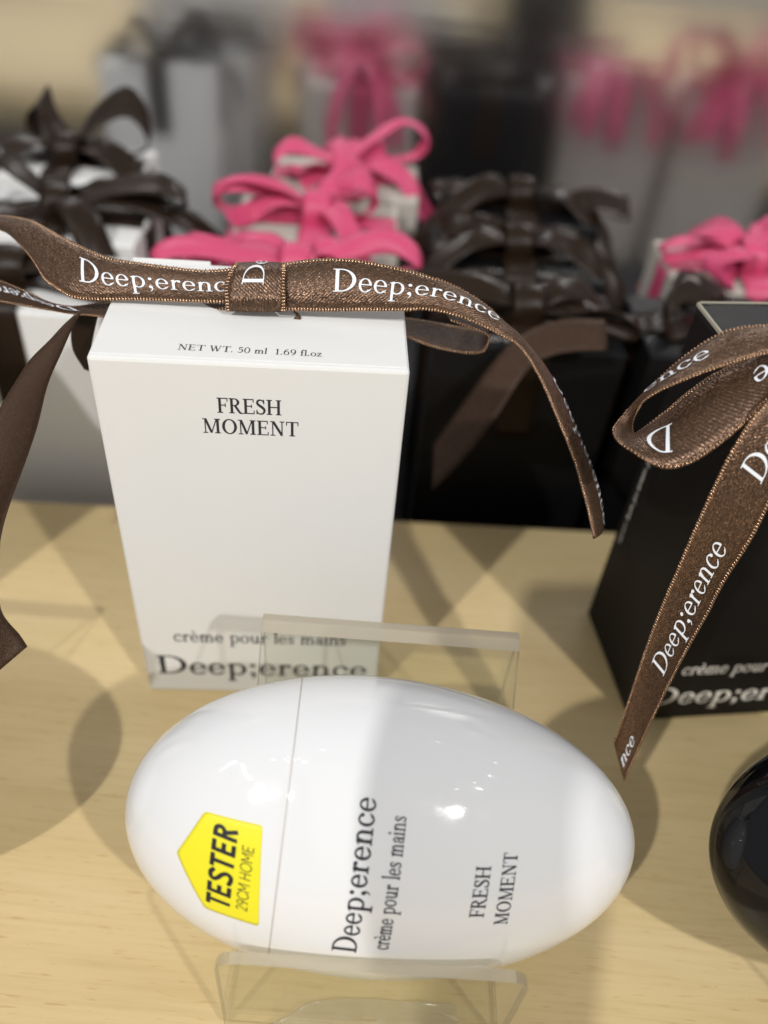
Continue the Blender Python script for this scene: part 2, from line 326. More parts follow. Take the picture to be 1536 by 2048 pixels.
def glyph_mesh(font, ch, step, wt=0.0):
    key = (font, ch, step, wt)
    if key in _cache: return _cache[key]
    f, adv = FONTS[font][ch]
    if f is None: _cache[key] = (np.zeros((0, 2)), [], adv); return _cache[key]
    xs = np.arange(-6, adv+12, step); ys = np.arange(-28, 76, step)
    X, Y = np.meshgrid(xs, ys); D = f(X, Y)-wt
    D = np.where(np.abs(D) < 0.02, 0.02, D)
    nx, ny = len(xs), len(ys); verts = []; vid = {}; faces = []
    def corner(i, j):
        k = (i, j)
        if k not in vid: vid[k] = len(verts); verts.append((xs[i], ys[j]))
        return vid[k]
    def cut(i0, j0, i1, j1):
        k = (min((i0, j0), (i1, j1)), max((i0, j0), (i1, j1)))
        if k not in vid:
            a, b = D[j0, i0], D[j1, i1]; s = a/(a-b); vid[k] = len(verts)
            verts.append((xs[i0]+(xs[i1]-xs[i0])*s, ys[j0]+(ys[j1]-ys[j0])*s))
        return vid[k]
    neg = D < 0
    cell = neg[:-1, :-1] | neg[1:, :-1] | neg[:-1, 1:] | neg[1:, 1:]
    for j, i in zip(*np.nonzero(cell)):
        cs = [(i, j), (i+1, j), (i+1, j+1), (i, j+1)]; poly = []
        ins = [neg[c[1], c[0]] for c in cs]
        for k in range(4):
            a, b = cs[k], cs[(k+1) % 4]
            if ins[k]: poly.append(corner(*a))
            if ins[k] != ins[(k+1) % 4]: poly.append(cut(*a, *b))
        if len(poly) >= 3: faces.append(poly)
    _cache[key] = (np.array(verts), faces, adv); return _cache[key]
def text_mesh(s, cap, length=None, font='serif', step=1.5, track=0, slant=0, center=False, wt=0.0):
    """2-D mesh of the words; capital height cap, stretched to length if given"""
    vs, fs, x = [], [], 0; n = 0
    for ch in s:
        gv, gf, adv = glyph_mesh(font, ch, step, wt)
        if len(gv):
            q = gv+V(x, 0); q[:, 0] += slant*q[:, 1]; vs.append(q); fs += [[i+n for i in p] for p in gf]; n += len(gv)
        x += adv+track
    v = np.concatenate(vs); k = cap/68.0; kx = (length/(x-track)) if length else k
    v = v*V(kx, k)
    if center: v[:, 0] -= (x-track)*kx/2
    return v, fs
def lettering(words, cap, fn, m, parent, name='lettering', **kw):
    v, f = text_mesh(words, cap, **kw)
    return mesh_obj(name, [fn(a, b) for a, b in v], f, m, parent)

# ------------------------------------------------------------------ ribbons
def cr(pts, n):                       # Catmull-Rom resampled evenly
    P = [V(*p) for p in pts]; P = [2*P[0]-P[1]]+P+[2*P[-1]-P[-2]]; out = []
    for i in range(1, len(P)-2):
        a, b, c, d = P[i-1], P[i], P[i+1], P[i+2]
        for k in range(16):
            s = k/16; out.append(0.5*((2*b)+(c-a)*s+(2*a-5*b+4*c-d)*s*s+(3*b-a-3*c+d)*s**3))
    out.append(P[-2]); out = np.array(out)
    L = np.concatenate([[0], np.cumsum(np.linalg.norm(np.diff(out, axis=0), axis=1))])
    t = np.linspace(0, L[-1], n)
    return np.stack([np.interp(t, L, out[:, k]) for k in range(out.shape[1])], 1)
class Ribbon:
    def __init__(s, name, A, B, m, parent, n=72, nw=7, belly=0.0, beads=None, waves=0.0):
        s.A, s.B = cr(A, n), cr(B, n); s.n = n
        mid = (s.A+s.B)/2; s.L = np.concatenate([[0], np.cumsum(np.linalg.norm(np.diff(mid, axis=0), axis=1))])
        T = np.gradient(mid, axis=0); Wd = s.B-s.A; N = np.cross(T, Wd); N /= np.linalg.norm(N, axis=1)[:, None]+1e-12
        # keep the normal turning smoothly, towards the camera at the start
        if N[n//2] @ (EYE-mid[n//2]) < 0: N = -N
        s.N = N; s.belly = belly; s.W = np.linalg.norm(Wd, axis=1)
        vs, uv = [], []
        for i in range(n):
            for j in range(nw):
                t = j/(nw-1); vs.append(s.pt(s.L[i], t)); uv.append((s.L[i]*1000, t*10.5))
        fs = [(i*nw+j, i*nw+j+1, (i+1)*nw+j+1, (i+1)*nw+j) for i in range(n-1) for j in range(nw-1)]
        s.o = mesh_obj(name, vs, fs, m, parent, True, uv)
        md = s.o.modifiers.new('thickness', 'SOLIDIFY'); md.thickness = 0.00022; md.offset = 0
        if beads: s.beads(beads)
    def pt(s, l, t, off=0.0):
        l = min(max(l, 0), s.L[-1]); c = lambda Q: V(*[np.interp(l, s.L, Q[:, k]) for k in range(3)])
        a, b, nn = c(s.A), c(s.B), c(s.N)
        return a+(b-a)*t+nn*(off+s.belly*4*t*(1-t))
    def beads(s, m):                  # the woven selvedge: one small thread loop after another along both edges
        vs, fs = [], []; pitch = 0.00056; k = 0
        ring = [(math.cos(a), math.sin(a)) for a in np.linspace(0, 2*math.pi, 7)[:-1]]
        l = pitch/2
        while l < s.L[-1]-pitch/2:
            for t in (0.035, 0.965):
                c = s.pt(l, t); T = s.pt(l+1e-4, t)-s.pt(l-1e-4, t); T /= np.linalg.norm(T)+1e-12
                X = s.pt(l, 1)-s.pt(l, 0); X /= np.linalg.norm(X)+1e-12; Z = np.cross(T, X); Z /= np.linalg.norm(Z)+1e-12
                r1 = 0.00025*random.uniform(.8, 1.15); r2 = 0.00050*random.uniform(.8, 1.15); r3 = 0.00030; b = len(vs)
                X = X+T*random.uniform(-.25, .25)
                vs.append(c-X*r2)
                for h, rr in ((-.5, .85), (.5, .85)):
                    for cc, ss in ring: vs.append(c+X*r2*h+T*r1*rr*cc+Z*r3*rr*ss)
                vs.append(c+X*r2)
                for q in range(6):
                    q2 = (q+1) % 6
                    fs += [(b, b+1+q2, b+1+q), (b+1+q, b+1+q2, b+7+q2, b+7+q), (b+7+q, b+7+q2, b+13)]
            l += pitch
        o = mesh_obj('selvedge', vs, fs, m, s.o, True); tag(o, kind='stuff')
    def text(s, words, cap, s0, t_base, m=None, flip=1, side=1, flipv=1, **kw):
        m = m or M_print; wd = 0.0105
        fn = lambda a, b: s.pt(s0+a*flip, t_base-b*flipv/wd, side*0.00026)
        return lettering(words, cap, fn, m, s.o, **kw)

def px(*pts): return [at(*p) for p in pts]

# ------------------------------------------------------------------ setting
TY = 0.0665                                                     # yaw of the table edge
def edge_y(x): return 0.1835 + x*math.tan(TY)
top = mesh_obj('tabletop', [(-.7, -.8, 0), (.7, -.8, 0), (.7, edge_y(.7), 0), (-.7, edge_y(-.7), 0)] + [(-.7, -.8, -.018), (.7, -.8, -.018), (.7, edge_y(.7), -.018), (-.7, edge_y(-.7), -.018)],
               [(0,1,2,3), (7,6,5,4), (0,4,5,1), (1,5,6,2), (2,6,7,3), (3,7,4,0)], M_wood); bevel(top, .0006)
tag(top, kind='structure')
SH = -0.040
sh = box_obj('shelf', (-.9, .10, SH-.02), (.9, .62, SH), M_shelf); tag(sh, kind='structure')
MY = 0.375
mw = box_obj('mirror_wall', (-.9, 0, SH+.001), (.9, .004, .5), M_steel); mw.location = (0, MY, 0); mw.rotation_euler = (-0.020, 0, 0.035); tag(mw, kind='structure')
fl = box_obj('floor', (-3, -4, -.95), (3, 1, -.93), mat('grey_floor', (0.35, 0.34, 0.33), 0.4)); tag(fl, kind='structure')

# lights of the shop ceiling: small fittings whose reflections speckle the glossy bottle
M_lamp = mat('lamp_lens', (0, 0, 0), 0.4); M_lamp.node_tree.nodes['Principled BSDF'].inputs['Emission Color'].default_value = (1, .98, .95, 1); M_lamp.node_tree.nodes['Principled BSDF'].inputs['Emission Strength'].default_value = 26
M_can = mat('grey_lamp_can', (0.15, 0.15, 0.15), 0.5)
EGGP = V(0.005, 0.065, 0.05)
def ceiling_light(d, i, r_=.018, h=1.9):
    d = V(*d); p = EGGP+d*(h/d[2]); o = empty('ceiling_light', tuple(p))
    tag(o, 'round ceiling downlight, out of view, mirrored as a bright speck on the white egg', 'lamp', 'ceiling downlights')
    q = [(math.cos(a), math.sin(a)) for a in np.linspace(0, 2*math.pi, 17)[:-1]]
    mesh_obj('lens', [(r_*c, r_*s_, 0) for c, s_ in q], [tuple(range(16))[::-1]], M_lamp, o)
    mesh_obj('can', [(k*c*r_, k*s_*r_, z) for k, z in ((1.25, -.002), (1.25, .08)) for c, s_ in q], [(j, (j+1) % 16, 16+(j+1) % 16, 16+j) for j in range(16)], M_can, o)
for i, (d, r_) in enumerate([((.56, -.24, .79), .034), ((.60, -.05, .80), .02), ((.54, -.18, .82), .016), ((.50, -.47, .72), .016), ((.61, .16, .78), .012),
        ((-.31, -.15, .94), .022), ((-.23, -.19, .95), .026), ((-.15, -.02, .99), .014), ((-.40, -.15, .91), .018), ((.47, -.30, .83), .012), ((-.27, -.12, .95), .012), ((.36, .28, .89), .012)]):
    ceiling_light(d, i, r_)
for a, b, lb in (((-.56, -.17, .81), (-.49, -.37, .78), 'longer'), ((-.66, -.20, .70), (-.60, -.12, .79), 'shorter')):
    a, b = EGGP+V(*a)*1.9, EGGP+V(*b)*1.9; t_ = V(*np.cross(b-a, V(0, 0, 1))); t_ /= np.linalg.norm(t_)
    vs = [p+t_*.012*math.cos(k)+V(0, 0, .012*math.sin(k)) for p in (a, b) for k in np.linspace(0, 2*math.pi, 9)[:-1]]
    tl = mesh_obj('tube_light', vs, [(j, (j+1) % 8, 8+(j+1) % 8, 8+j) for j in range(8)]+[tuple(range(8))[::-1], tuple(range(8, 16))], M_lamp)
    tag(tl, lb+' of two fluorescent tubes above the table, mirrored as white streaks on the egg', 'lamp', 'fluorescent tubes')

# ------------------------------------------------------------------ boxes
BW, BD, BH = 0.0536, 0.0346, 0.092
def carton(name, loc, yaw, m, label, cat='box', group=None, words=None, wordm=None, lid_lift=0.0, raw=None, simple=False):
    r = empty(name, loc, (0, 0, yaw)); tag(r, label, cat, group)
    body = box_obj('body', (0, 0, 0.0001), (BW, BD, BH), m, r, 0.0006)
    lid = box_obj('lid', (0.0004, 0.0011, -.0003), (BW-.0004, BD-.0002, .00018), m, r, 0.0001)
    lid.location = (0, 0, BH); lid.rotation_euler = (lid_lift, 0, 0)
    if not simple:
        box_obj('tuck_tab', (0.001, BD-.0004, BH-.012), (BW*.30, BD+.0004, BH+.0008), m, r, 0.0003)
    if words:
        fr = lambda x0, y0: (lambda a, b: (x0+a, -0.00005, y0+b)); tp = lambda x0, y0: (lambda a, b: (x0+a, y0+b, BH+.00025))
        for wds, cap, x0, y0, L, surf in words:
            c = x0 is None
            fn = (fr if surf == 'front' else tp)(BW/2-.0003 if c else x0, y0)
            lettering(wds, cap, fn, wordm, r if surf == 'front' else r, length=L, center=c, step=1.6, wt=0.8 if surf == 'front' else 0.2)
    return r
WORDS = [('FRESH', .0031, None, .0819, .0113, 'front'), ('MOMENT', .0031, None, .0774, .0170, 'front'),
         ('crème pour les mains', .0040, .0074, .0186, .0385, 'front'), ('Deep;erence', .0066, .0028, .0068, .0485, 'front'),
         ('NET WT. 50 ml  1.69 fl.oz', .0018, None, .0031, .0243, 'top')]
white_box = carton('gift_box', (-.0513, .1161, 0), .0924, M_white, 'tall matt white box printed FRESH MOMENT standing alone behind the white egg', 'box', None, WORDS, M_ink)
black_words = [('crème pour les mains', .0042, .0075, .0180, .0385, 'front'), ('Deep;erence', .0066, .0028, .0066, .0485, 'front')]
black_box = carton('gift_box', (.0637, .1205, 0), .1793, M_black, 'tall matt black box with silver lettering at the right edge, lid slightly open', 'box', None, black_words, M_foil, lid_lift=0.02)
# raw card edges of the open black lid and small print down its left side
ray = box_obj('lid_edge', (0.0001, 0.001, BH+.0003), (0.0005, BD+.0002, BH+.0010), M_raw, black_box)
box_obj('lid_edge', (0.0006, BD-.0001, BH+.0009), (BW-.001, BD+.0002, BH+.0012), M_raw, black_box)
lettering('crème pour les mains 50 ml', .0016, lambda a, b: (-.0001, .0318-b, .0300+a), M_foil, black_box, length=.030, step=2.5)

# ------------------------------------------------------------------ bow on the white box
bow = empty('ribbon_bow', tuple(at(510, 600, .152))); tag(bow, 'brown satin bow with white lettering tied on top of the white box', 'bow')
bow_loc = V(*bow.location)
def under(o):                         # hang a part built in world coordinates under an Empty that stands elsewhere
    o.matrix_parent_inverse = Matrix.Translation(-Vector(o.parent.location)); return o
class R2(Ribbon):
    def __init__(s, *a, **k): super().__init__(*a, **k); under(s.o)
dF = .1500
# right front strip, turning into the long hanging tail
A = px((566,527,dF),(610,520,dF),(660,517,dF),(720,521,dF),(800,537,dF),(850,551,dF+.0003),(909,573,dF+.001),(967,608,dF+.0025),(996,635,dF+.0035),(1032,673,dF+.0055),(1067,711,dF+.0075),(1084,731,dF+.008),(1114,778,dF+.0085),(1158,878,dF+.0095),(1181,934,dF+.0105),(1196,983,dF+.011),(1201,1027,dF+.0115),(1200,1050,dF+.0115))
B = px((570,621,dF),(610,622,dF),(660,623,dF),(720,622,dF-.0003),(800,622,dF-.0006),(850,620,dF-.001),(909,631,dF-.001),(967,654,dF-.001),(1002,672,dF-.001),(1032,689,dF-.0005),(1052,712,dF),(1067,736,dF),(1090,781,dF),(1143,910,dF+.001),(1161,969,dF+.0015),(1175,1022,dF+.002),(1186,1072,dF+.002),(1187,1078,dF+.002))
tail = R2('tail', A, B, M_brown, bow, n=120, belly=.0011, beads=M_brown_edge)
tail.text('Deep;erence', .0046, .0088, .66, length=.0305)
tail.text('Deep;erence', .0042, .0535, .52, length=.0290)
# right lower loop: back pass and curl
A = px((572,600,.157),(660,612,.159),(760,628,.162),(860,643,.165),(930,655,.167),(962,657,.166),(976,655,.163),(968,652,.160),(940,640,.157),(880,620,.155))
B = px((576,640,.152),(660,640,.153),(740,648,.1545),(800,668,.157),(860,692,.159),(925,706,.160),(965,704,.158),(978,680,.154),(972,668,.152),(900,640,.151))
R2('loop', A, B, M_brown_back, bow, n=70, belly=-.0002, beads=M_brown_edge)
# left front strip, sweeping up and round at the left
A = px((480,535,dF),(440,540,dF),(400,541,dF),(330,533,dF),(260,523,dF+.0005),(221,516,dF+.001),(182,501,dF+.002),(143,482,dF+.0035),(117,469,dF+.0045),(91,454,dF+.006),(65,441,dF+.0075),(26,433,dF+.010),(-10,431,dF+.0125),(-60,436,dF+.016))
B = px((480,606,dF),(440,605,dF),(400,604,dF),(330,602,dF),(260,600,dF),(221,601,dF),(182,601,dF+.0004),(146,597,dF+.0008),(117,581,dF+.0018),(91,561,dF+.003),(73,532,dF+.0045),(52,503,dF+.006),(20,470,dF+.009),(-10,455,dF+.012))
left = R2('loop', A, B, M_brown, bow, n=90, belly=.0009, beads=M_brown_edge)
left.text('Deep;erence', .0048, .0292, .70, flip=-1, length=.0298)
# left lower strip (under side of the loop) running on to the left
A = px((470,606,.153),(400,607,.1535),(338,607,.154),(260,606,.1545),(200,607,.155),(146,613,.156),(104,606,.157),(52,582,.160),(0,561,.164),(-60,545,.168))
B = px((470,612,.1515),(400,627,.1525),(338,637,.153),(286,640,.153),(234,639,.153),(190,632,.1535),(141,628,.155),(104,622,.157),(52,613,.159),(-20,600,.163))
low = R2('loop', A, B, M_brown_back, bow, n=80, belly=.0002, beads=M_brown_edge)
low.text('Deep;erence', .0044, .0300, .30, length=.0300, flipv=-1)
# left tail hanging down in front of the table
A = px((160,622,.153),(130,648,.151),(100,680,.149),(60,720,.147),(30,765,.145),(0,815,.143),(-40,900,.141),(-60,1000,.141),(-60,1100,.143),(-40,1180,.146),(-30,1290,.149),(-26,1362,.151))
B = px((152,640,.152),(146,652,.151),(125,700,.1495),(95,770,.148),(75,850,.147),(50,925,.146),(22,1000,.146),(4,1060,.147),(-2,1110,.148),(0,1215,.150),(40,1270,.152),(55,1293,.152))
R2('tail', A, B, M_brown_back, bow, n=70, belly=.0006)
# short dark end hanging beside the left edge of the box
R2('tail', px((150,630,.160),(142,660,.161),(146,700,.163),(168,738,.165)), px((196,632,.160),(188,668,.162),(182,700,.163),(178,742,.165)), M_brown_shaded, bow, n=24)
# knot wrapped round the middle
A = px((452,622,.1492),(450,600,.1480),(449,570,.1480),(458,545,.1484),(468,531,.1500),(474,527,.153),(478,540,.157))
B = px((570,623,.1492),(571,600,.1480),(571,570,.1480),(571,545,.1484),(571,531,.1500),(571,527,.153),(571,540,.157))
knot = R2('knot', A, B, M_brown, bow, n=44, belly=.0002, beads=M_brown_edge)
lettering('De', .0040, lambda a, b: knot.pt(.0046+a, .645-b/.0112, .0003), M_print, knot.o)
for q in ([(405,632,.1545),(430,628,.153),(452,616,.152)], [(585,640,.1515),(592,628,.1515),(572,616,.152)]):
    s_ = 8 if q[0][0] < 500 else 10
    R2('knot_end', px(*q), px(*[(x+s_*(1 if q[0][0] > 500 else .3), y+6-10*(i == 2), z) for i, (x, y, z) in enumerate(q)]), M_brown, bow, n=12)

# ------------------------------------------------------------------ bow on the black box
bow2 = empty('ribbon_bow', tuple(at(1640, 760, .138))); tag(bow2, 'shiny brown satin bow with long tail tied on the black box at the right', 'bow')
A = px((1660,660,.139),(1600,648,.137),(1536,650,.136),(1464,658,.136),(1426,675,.137),(1389,698,.138),(1351,728,.1395),(1313,763,.141),(1281,796,.142),(1250,826,.1425),(1230,848,.142),(1225,864,.1405),(1236,884,.138),(1262,903,.136),(1301,927,.1345),(1331,938,.134),(1363,934,.1335),(1401,917,.133),(1451,881,.1325),(1497,841,.132),(1536,800,.132),(1600,740,.133))
B = px((1660,720,.134),(1600,708,.133),(1536,708,.132),(1502,716,.132),(1451,731,.1325),(1401,748,.1335),(1363,763,.1345),(1326,779,.1360),(1301,793,.1375),(1283,808,.140),(1270,828,.1435),(1264,851,.1465),(1268,869,.146),(1284,860,.1445),(1301,846,.143),(1338,816,.141),(1376,783,.1395),(1426,748,.138),(1477,723,.137),(1510,706,.1365),(1536,700,.136),(1600,690,.136))
loop2 = R2('loop', A, B, M_brown, bow2, n=140, belly=.0006, beads=M_brown_edge)
A = px((1600,740,.129),(1560,775,.129),(1536,800,.130),(1502,838,.131),(1477,876,.132),(1451,921,.1335),(1418,990,.136),(1378,1080,.140),(1353,1140,.143),(1323,1210,.1465),(1293,1290,.151),(1268,1365,.1555),(1243,1440,.160),(1227,1482,.1625))
B = px((1690,790,.130),(1655,830,.131),(1630,865,.1315),(1590,920,.1325),(1560,965,.134),(1536,1015,.136),(1503,1080,.139),(1458,1150,.143),(1435,1190,.1455),(1418,1225,.148),(1378,1295,.1515),(1343,1362,.1565),(1300,1450,.161),(1248,1563,.1655))
tail2 = R2('tail', A, B, M_brown, bow2, n=120, belly=.0002, beads=M_brown_edge)
Lt = tail2.L[-1]
tail2.text('Deep;erence', .0046, Lt-.0225, .70, flip=-1, length=.0290)
tail2.text('nce', .0036, Lt-.0008, .72, flip=-1, length=.0066)
tail2.text('Deep;erence', .0046, Lt-.0635, .70, flip=-1, length=.0290)
loop2.text('ence', .0046, .0325, .66, flip=-1, length=.0118)
loop2.text('D', .0046, .0500, .66, flip=-1, length=.0044)
loop2.text('ence', .0046, .0765, .66, flip=-1, length=.0118)

# ------------------------------------------------------------------ egg-shaped bottles on their stands
EA, EB, EC = 0.0437, 0.02525, 0.0189
E_ROT = Matrix(((0.99713139, 0.02969768, 0.06962065), (0.03755924, 0.60443627, -0.79576761), (-0.06571369, 0.79609977, 0.60158696)))
E_LOC = V(0.00534, 0.07099, 0.03290)
SEAM = -0.0170
def esc(x):                                     # the egg's girth along its length: a little fuller on the cap side
    u = max(-1, min(1, x/EA)); return math.sqrt(max(0, 1-u*u))*(1-.045*u)
def egg_half(x0, x1, n=40, m=72, lip=0.0005):
    vs, fs = [], []
    th = np.linspace(math.acos(max(-1, min(1, x0/EA))), math.acos(max(-1, min(1, x1/EA))), n)
    near = [math.acos(x/EA) for x in (SEAM-.00022, SEAM-.00016, SEAM+.00016, SEAM+.00022) if x0 < x < x1]
    th = np.array(sorted(list(th)+near, reverse=True)); n = len(th)
    for i, a in enumerate(th):
        x = EA*math.cos(a); k = esc(x)
        d = min(abs(x-SEAM), .00022)
        k -= .006*(1-(d/.00022))**2
        k = max(k, 1e-4)
        for j in range(m):
            p = 2*math.pi*j/m; vs.append((x, EB*k*math.cos(p), EC*k*math.sin(p)))
    for i in range(n-1):
        for j in range(m): fs.append((i*m+j, i*m+(j+1) % m, (i+1)*m+(j+1) % m, (i+1)*m+j))
    # close the end at the seam inwards
    e = (n-1) if abs(x1-SEAM) < abs(x0-SEAM) else 0
    b = len(vs); base = [vs[e*m+j] for j in range(m)]
    for q in base: vs.append((q[0], q[1]*.8, q[2]*.8))
    for j in range(m):
        f = (e*m+j, e*m+(j+1) % m, b+(j+1) % m, b+j); fs.append(f if e else f[::-1])
    return vs, fs
def xs_for(a, b, n): return None
def esurf(x, y, off=0.00006):                   # point on the front of the egg; y measured along the surface
    bb = EB*esc(x); yy = bb*math.sin(max(-1.5, min(1.5, y/bb*.97)))
    cc = EC*esc(x); z = cc*math.sqrt(max(0, 1-(yy/bb)**2)); nn = V(x/EA**2, yy/EB**2, z/EC**2); nn /= np.linalg.norm(nn)
    return V(x, yy, z)+nn*off
def egg_bottle(loc, m, label, texts=None, tm=None):
    r = empty('egg_bottle'); r.matrix_world = Matrix.Translation(Vector(loc)) @ E_ROT.to_4x4(); tag(r, label, 'bottle')
    v, f = egg_half(-EA, SEAM-.00010, 44); cap = mesh_obj('cap', v, f, m, r, True)
    v, f = egg_half(SEAM+.00010, EA, 60); body = mesh_obj('body', v, f, m, r, True)
    vs, fs = [], []; mm = 72                    # seam gasket between cap and body
    for x in (SEAM-.0003, SEAM+.0003):
        k = esc(x)-.0028
        for j in range(mm): vs.append((x, EB*k*math.cos(2*math.pi*j/mm), EC*k*math.sin(2*math.pi*j/mm)))
    mesh_obj('seam_ring', vs, [(j, (j+1) % mm, mm+(j+1) % mm, mm+j) for j in range(mm)], M_seam if texts else m, r, True)
    if texts:
        for wds, capx, base, y0, L in texts:
            lettering(wds, abs(capx), lambda a, b: esurf(base-b, y0+a), tm, body, length=L, step=1.2, wt=0.9)
    return r, cap, body
egg, cap, body = egg_bottle(E_LOC, M_egg, 'glossy white egg-shaped bottle with yellow TESTER sticker lying on its clear stand',
    [('Deep;erence', .0037, -.0038, -.0141, .0270), ('crème pour les mains', .0026, .0010, -.0127, .0232),
     ('FRESH', .0023, .0149, -.0052, .0088), ('MOMENT', .0022, .0190, -.0068, .0124)], M_ink)
def sticker():
    # house-shaped label, corners rounded, following the cap's curve
    P = [(-32.9, -1.4), (-29.2, 6.3), (-20.2, 6.2), (-19.0, -11.2), (-27.6, -10.4)]
    P = [V(a/1000, b/1000) for a, b in P]; out = []
    for i in range(5):
        a, b, c = P[i-1], P[i], P[(i+1) % 5]; r_ = .0006
        p0 = b+(a-b)/np.linalg.norm(a-b)*r_; p1 = b+(c-b)/np.linalg.norm(c-b)*r_
        for s in np.linspace(0, 1, 5): out.append((1-s)**2*p0+2*s*(1-s)*b+s*s*p1)
    dense = []
    for i in range(len(out)):
        a, b = out[i], out[(i+1) % len(out)]; k = max(1, int(np.linalg.norm(b-a)/.0006))
        for q in range(k): dense.append(a+(b-a)*q/k)
    c0 = sum(dense)/len(dense); vs, fs = [], []; n = len(dense); R = 14
    for k in range(1, R+1):
        for d in dense: vs.append(esurf(*(c0+(d-c0)*k/R), .00009))
    for k in range(R-1):
        for j in range(n): fs.append((k*n+j, k*n+(j+1) % n, (k+1)*n+(j+1) % n, (k+1)*n+j))
    vs.append(esurf(*c0, .00009)); fs += [(len(vs)-1, (j+1) % n, j) for j in range(n)]
    o = mesh_obj('sticker', vs, fs, M_sticker, cap, True)
    md = o.modifiers.new('thickness', 'SOLIDIFY'); md.thickness = .00010; md.offset = -1
    lettering('TESTER', .0038, lambda a, b: esurf(-.0237-b, -.0092+a, .00016), M_stext, cap, font='heavy', length=.0142, slant=.16, step=1.5)
    lettering('29CM HOME', .0018, lambda a, b: esurf(-.0210-b, -.0086+a, .00016), M_stext, cap, font='light', length=.0113, slant=.12, step=1.5)
sticker()

def acrylic_stand(loc, label):
    r = empty('display_stand', (loc[0], loc[1], 0), (0, 0, .03)); tag(r, label, 'stand')
    T = .0019; x0, x1 = -.0253, .0232
    # side outline in (y, z), relative to the bottle: lip, base, leaning plate, rear leg; parts of one bent sheet
    path = [V(-.0226, .0325), V(-.0222, .0024), V(-.0214, .0009), V(-.0200, .0009), V(-.0060, .0009), V(-.0045, .0013), V(-.0036, .0022), V(.0300, .0456), V(.0312, .0468), V(.0324, .0464), V(.0328, .0450), V(.0332, .0002)]
    def sheet(name, pts, rnd=0.0):
        nrm = []
        for i in range(len(pts)):
            d = (pts[min(i+1, len(pts)-1)]-pts[max(i-1, 0)]); d /= np.linalg.norm(d); nrm.append(V(-d[1], d[0]))
        L = [0]
        for i in range(1, len(pts)): L.append(L[-1]+np.linalg.norm(pts[i]-pts[i-1]))
        vs, fs = [], []
        for i, q in enumerate(pts):
            ins = 0
            if rnd and L[i] < rnd: ins = rnd-math.sqrt(max(0, rnd*rnd-(rnd-L[i])**2))
            for (xx, sg) in ((x0+ins, 1), (x1-ins, 1), (x1-ins, -1), (x0+ins, -1)):
                y, z = q+nrm[i]*sg*T/2; vs.append((xx, y, max(z, .00015)))
        for i in range(len(pts)-1):
            for k in range(4): fs.append((i*4+k, i*4+(k+1) % 4, (i+1)*4+(k+1) % 4, (i+1)*4+k))
        fs += [(0, 1, 2, 3), tuple(range(len(vs)-1, len(vs)-5, -1))]
        o = mesh_obj(name, vs, fs, M_acr, r)
        bm = bmesh.new(); bm.from_mesh(o.data); bmesh.ops.recalc_face_normals(bm, faces=bm.faces); bm.to_mesh(o.data); bm.free()
        o.data.materials.append(M_acr_edge); o.data.materials.append(M_acr_side)
        for p in o.data.polygons:
            if abs(p.normal.x) > .5: p.material_index = 2
            elif (p.center.z > .0457 or (p.center.z > .0322 and p.center.y < 0 and abs(p.normal.z) > .5)): p.material_index = 1
        bevel(o, .00016, 2); return o
    lip = [path[0]+(path[1]-path[0])*s for s in (0, .01, .03, .06, .1, .15, .2, .6)]
    sheet('bent_sheet', lip+path[1:], .0038)
    return r
import bmesh
stand = acrylic_stand((E_LOC[0]+.0002, E_LOC[1]), 'clear acrylic stand with rounded front lip holding the white egg-shaped bottle')

D2 = on_z(1432, 1728, .034)-on_z(250, 1640, .034)
egg2, _, _ = egg_bottle(E_LOC+D2, M_eggb, 'glossy black egg-shaped bottle cut off by the right edge')
acrylic_stand(tuple((E_LOC+D2)[:2]+V(.0120, 0)), 'clear acrylic stand under the black egg-shaped bottle')
D3 = V(-.1165, -.001, 0)
egg_bottle(E_LOC+D3, M_egg, 'white egg-shaped bottle just outside the left edge whose shadow falls on the table')
acrylic_stand(tuple((E_LOC+D3)[:2]), 'clear acrylic stand under the bottle just outside the left edge')

# torn scrap of film lying on the table under the stand
def film():
    a = [(545,2046),(580,2030),(606,2012),(640,2003),(720,1998),(800,2004),(900,2010),(908,2014),(914,2050),(925,2090),(740,2092),(560,2090)]
    P = [on_z(x, y, .0006) for x, y in a]; P = [P[i] for i in range(len(P))]
    c = sum(P)/len(P); vs, fs = [], []; n = 60
    ring = cr(P+[P[0]], n+1)[:-1]; R = 12
    for k in range(1, R+1):
        for i, q in enumerate(ring):
            p = c+(q-c)*k/R; e = (k/R)**6
            p[2] = .0005+.0005*abs(math.sin(p[0]*420+p[1]*260))+.0004*e*(.5+.5*math.sin(i*.37)); vs.append(p)
    for k in range(R-1):
        for j in range(n): fs.append((k*n+j, k*n+(j+1) % n, (k+1)*n+(j+1) % n, (k+1)*n+j))
    o = mesh_obj('plastic_film', vs, fs, M_film, None, True)
    md = o.modifiers.new('thickness', 'SOLIDIFY'); md.thickness = .00012
    tag(o, 'crumpled scrap of clear film lying on the wood under the front stand', 'film')
film()

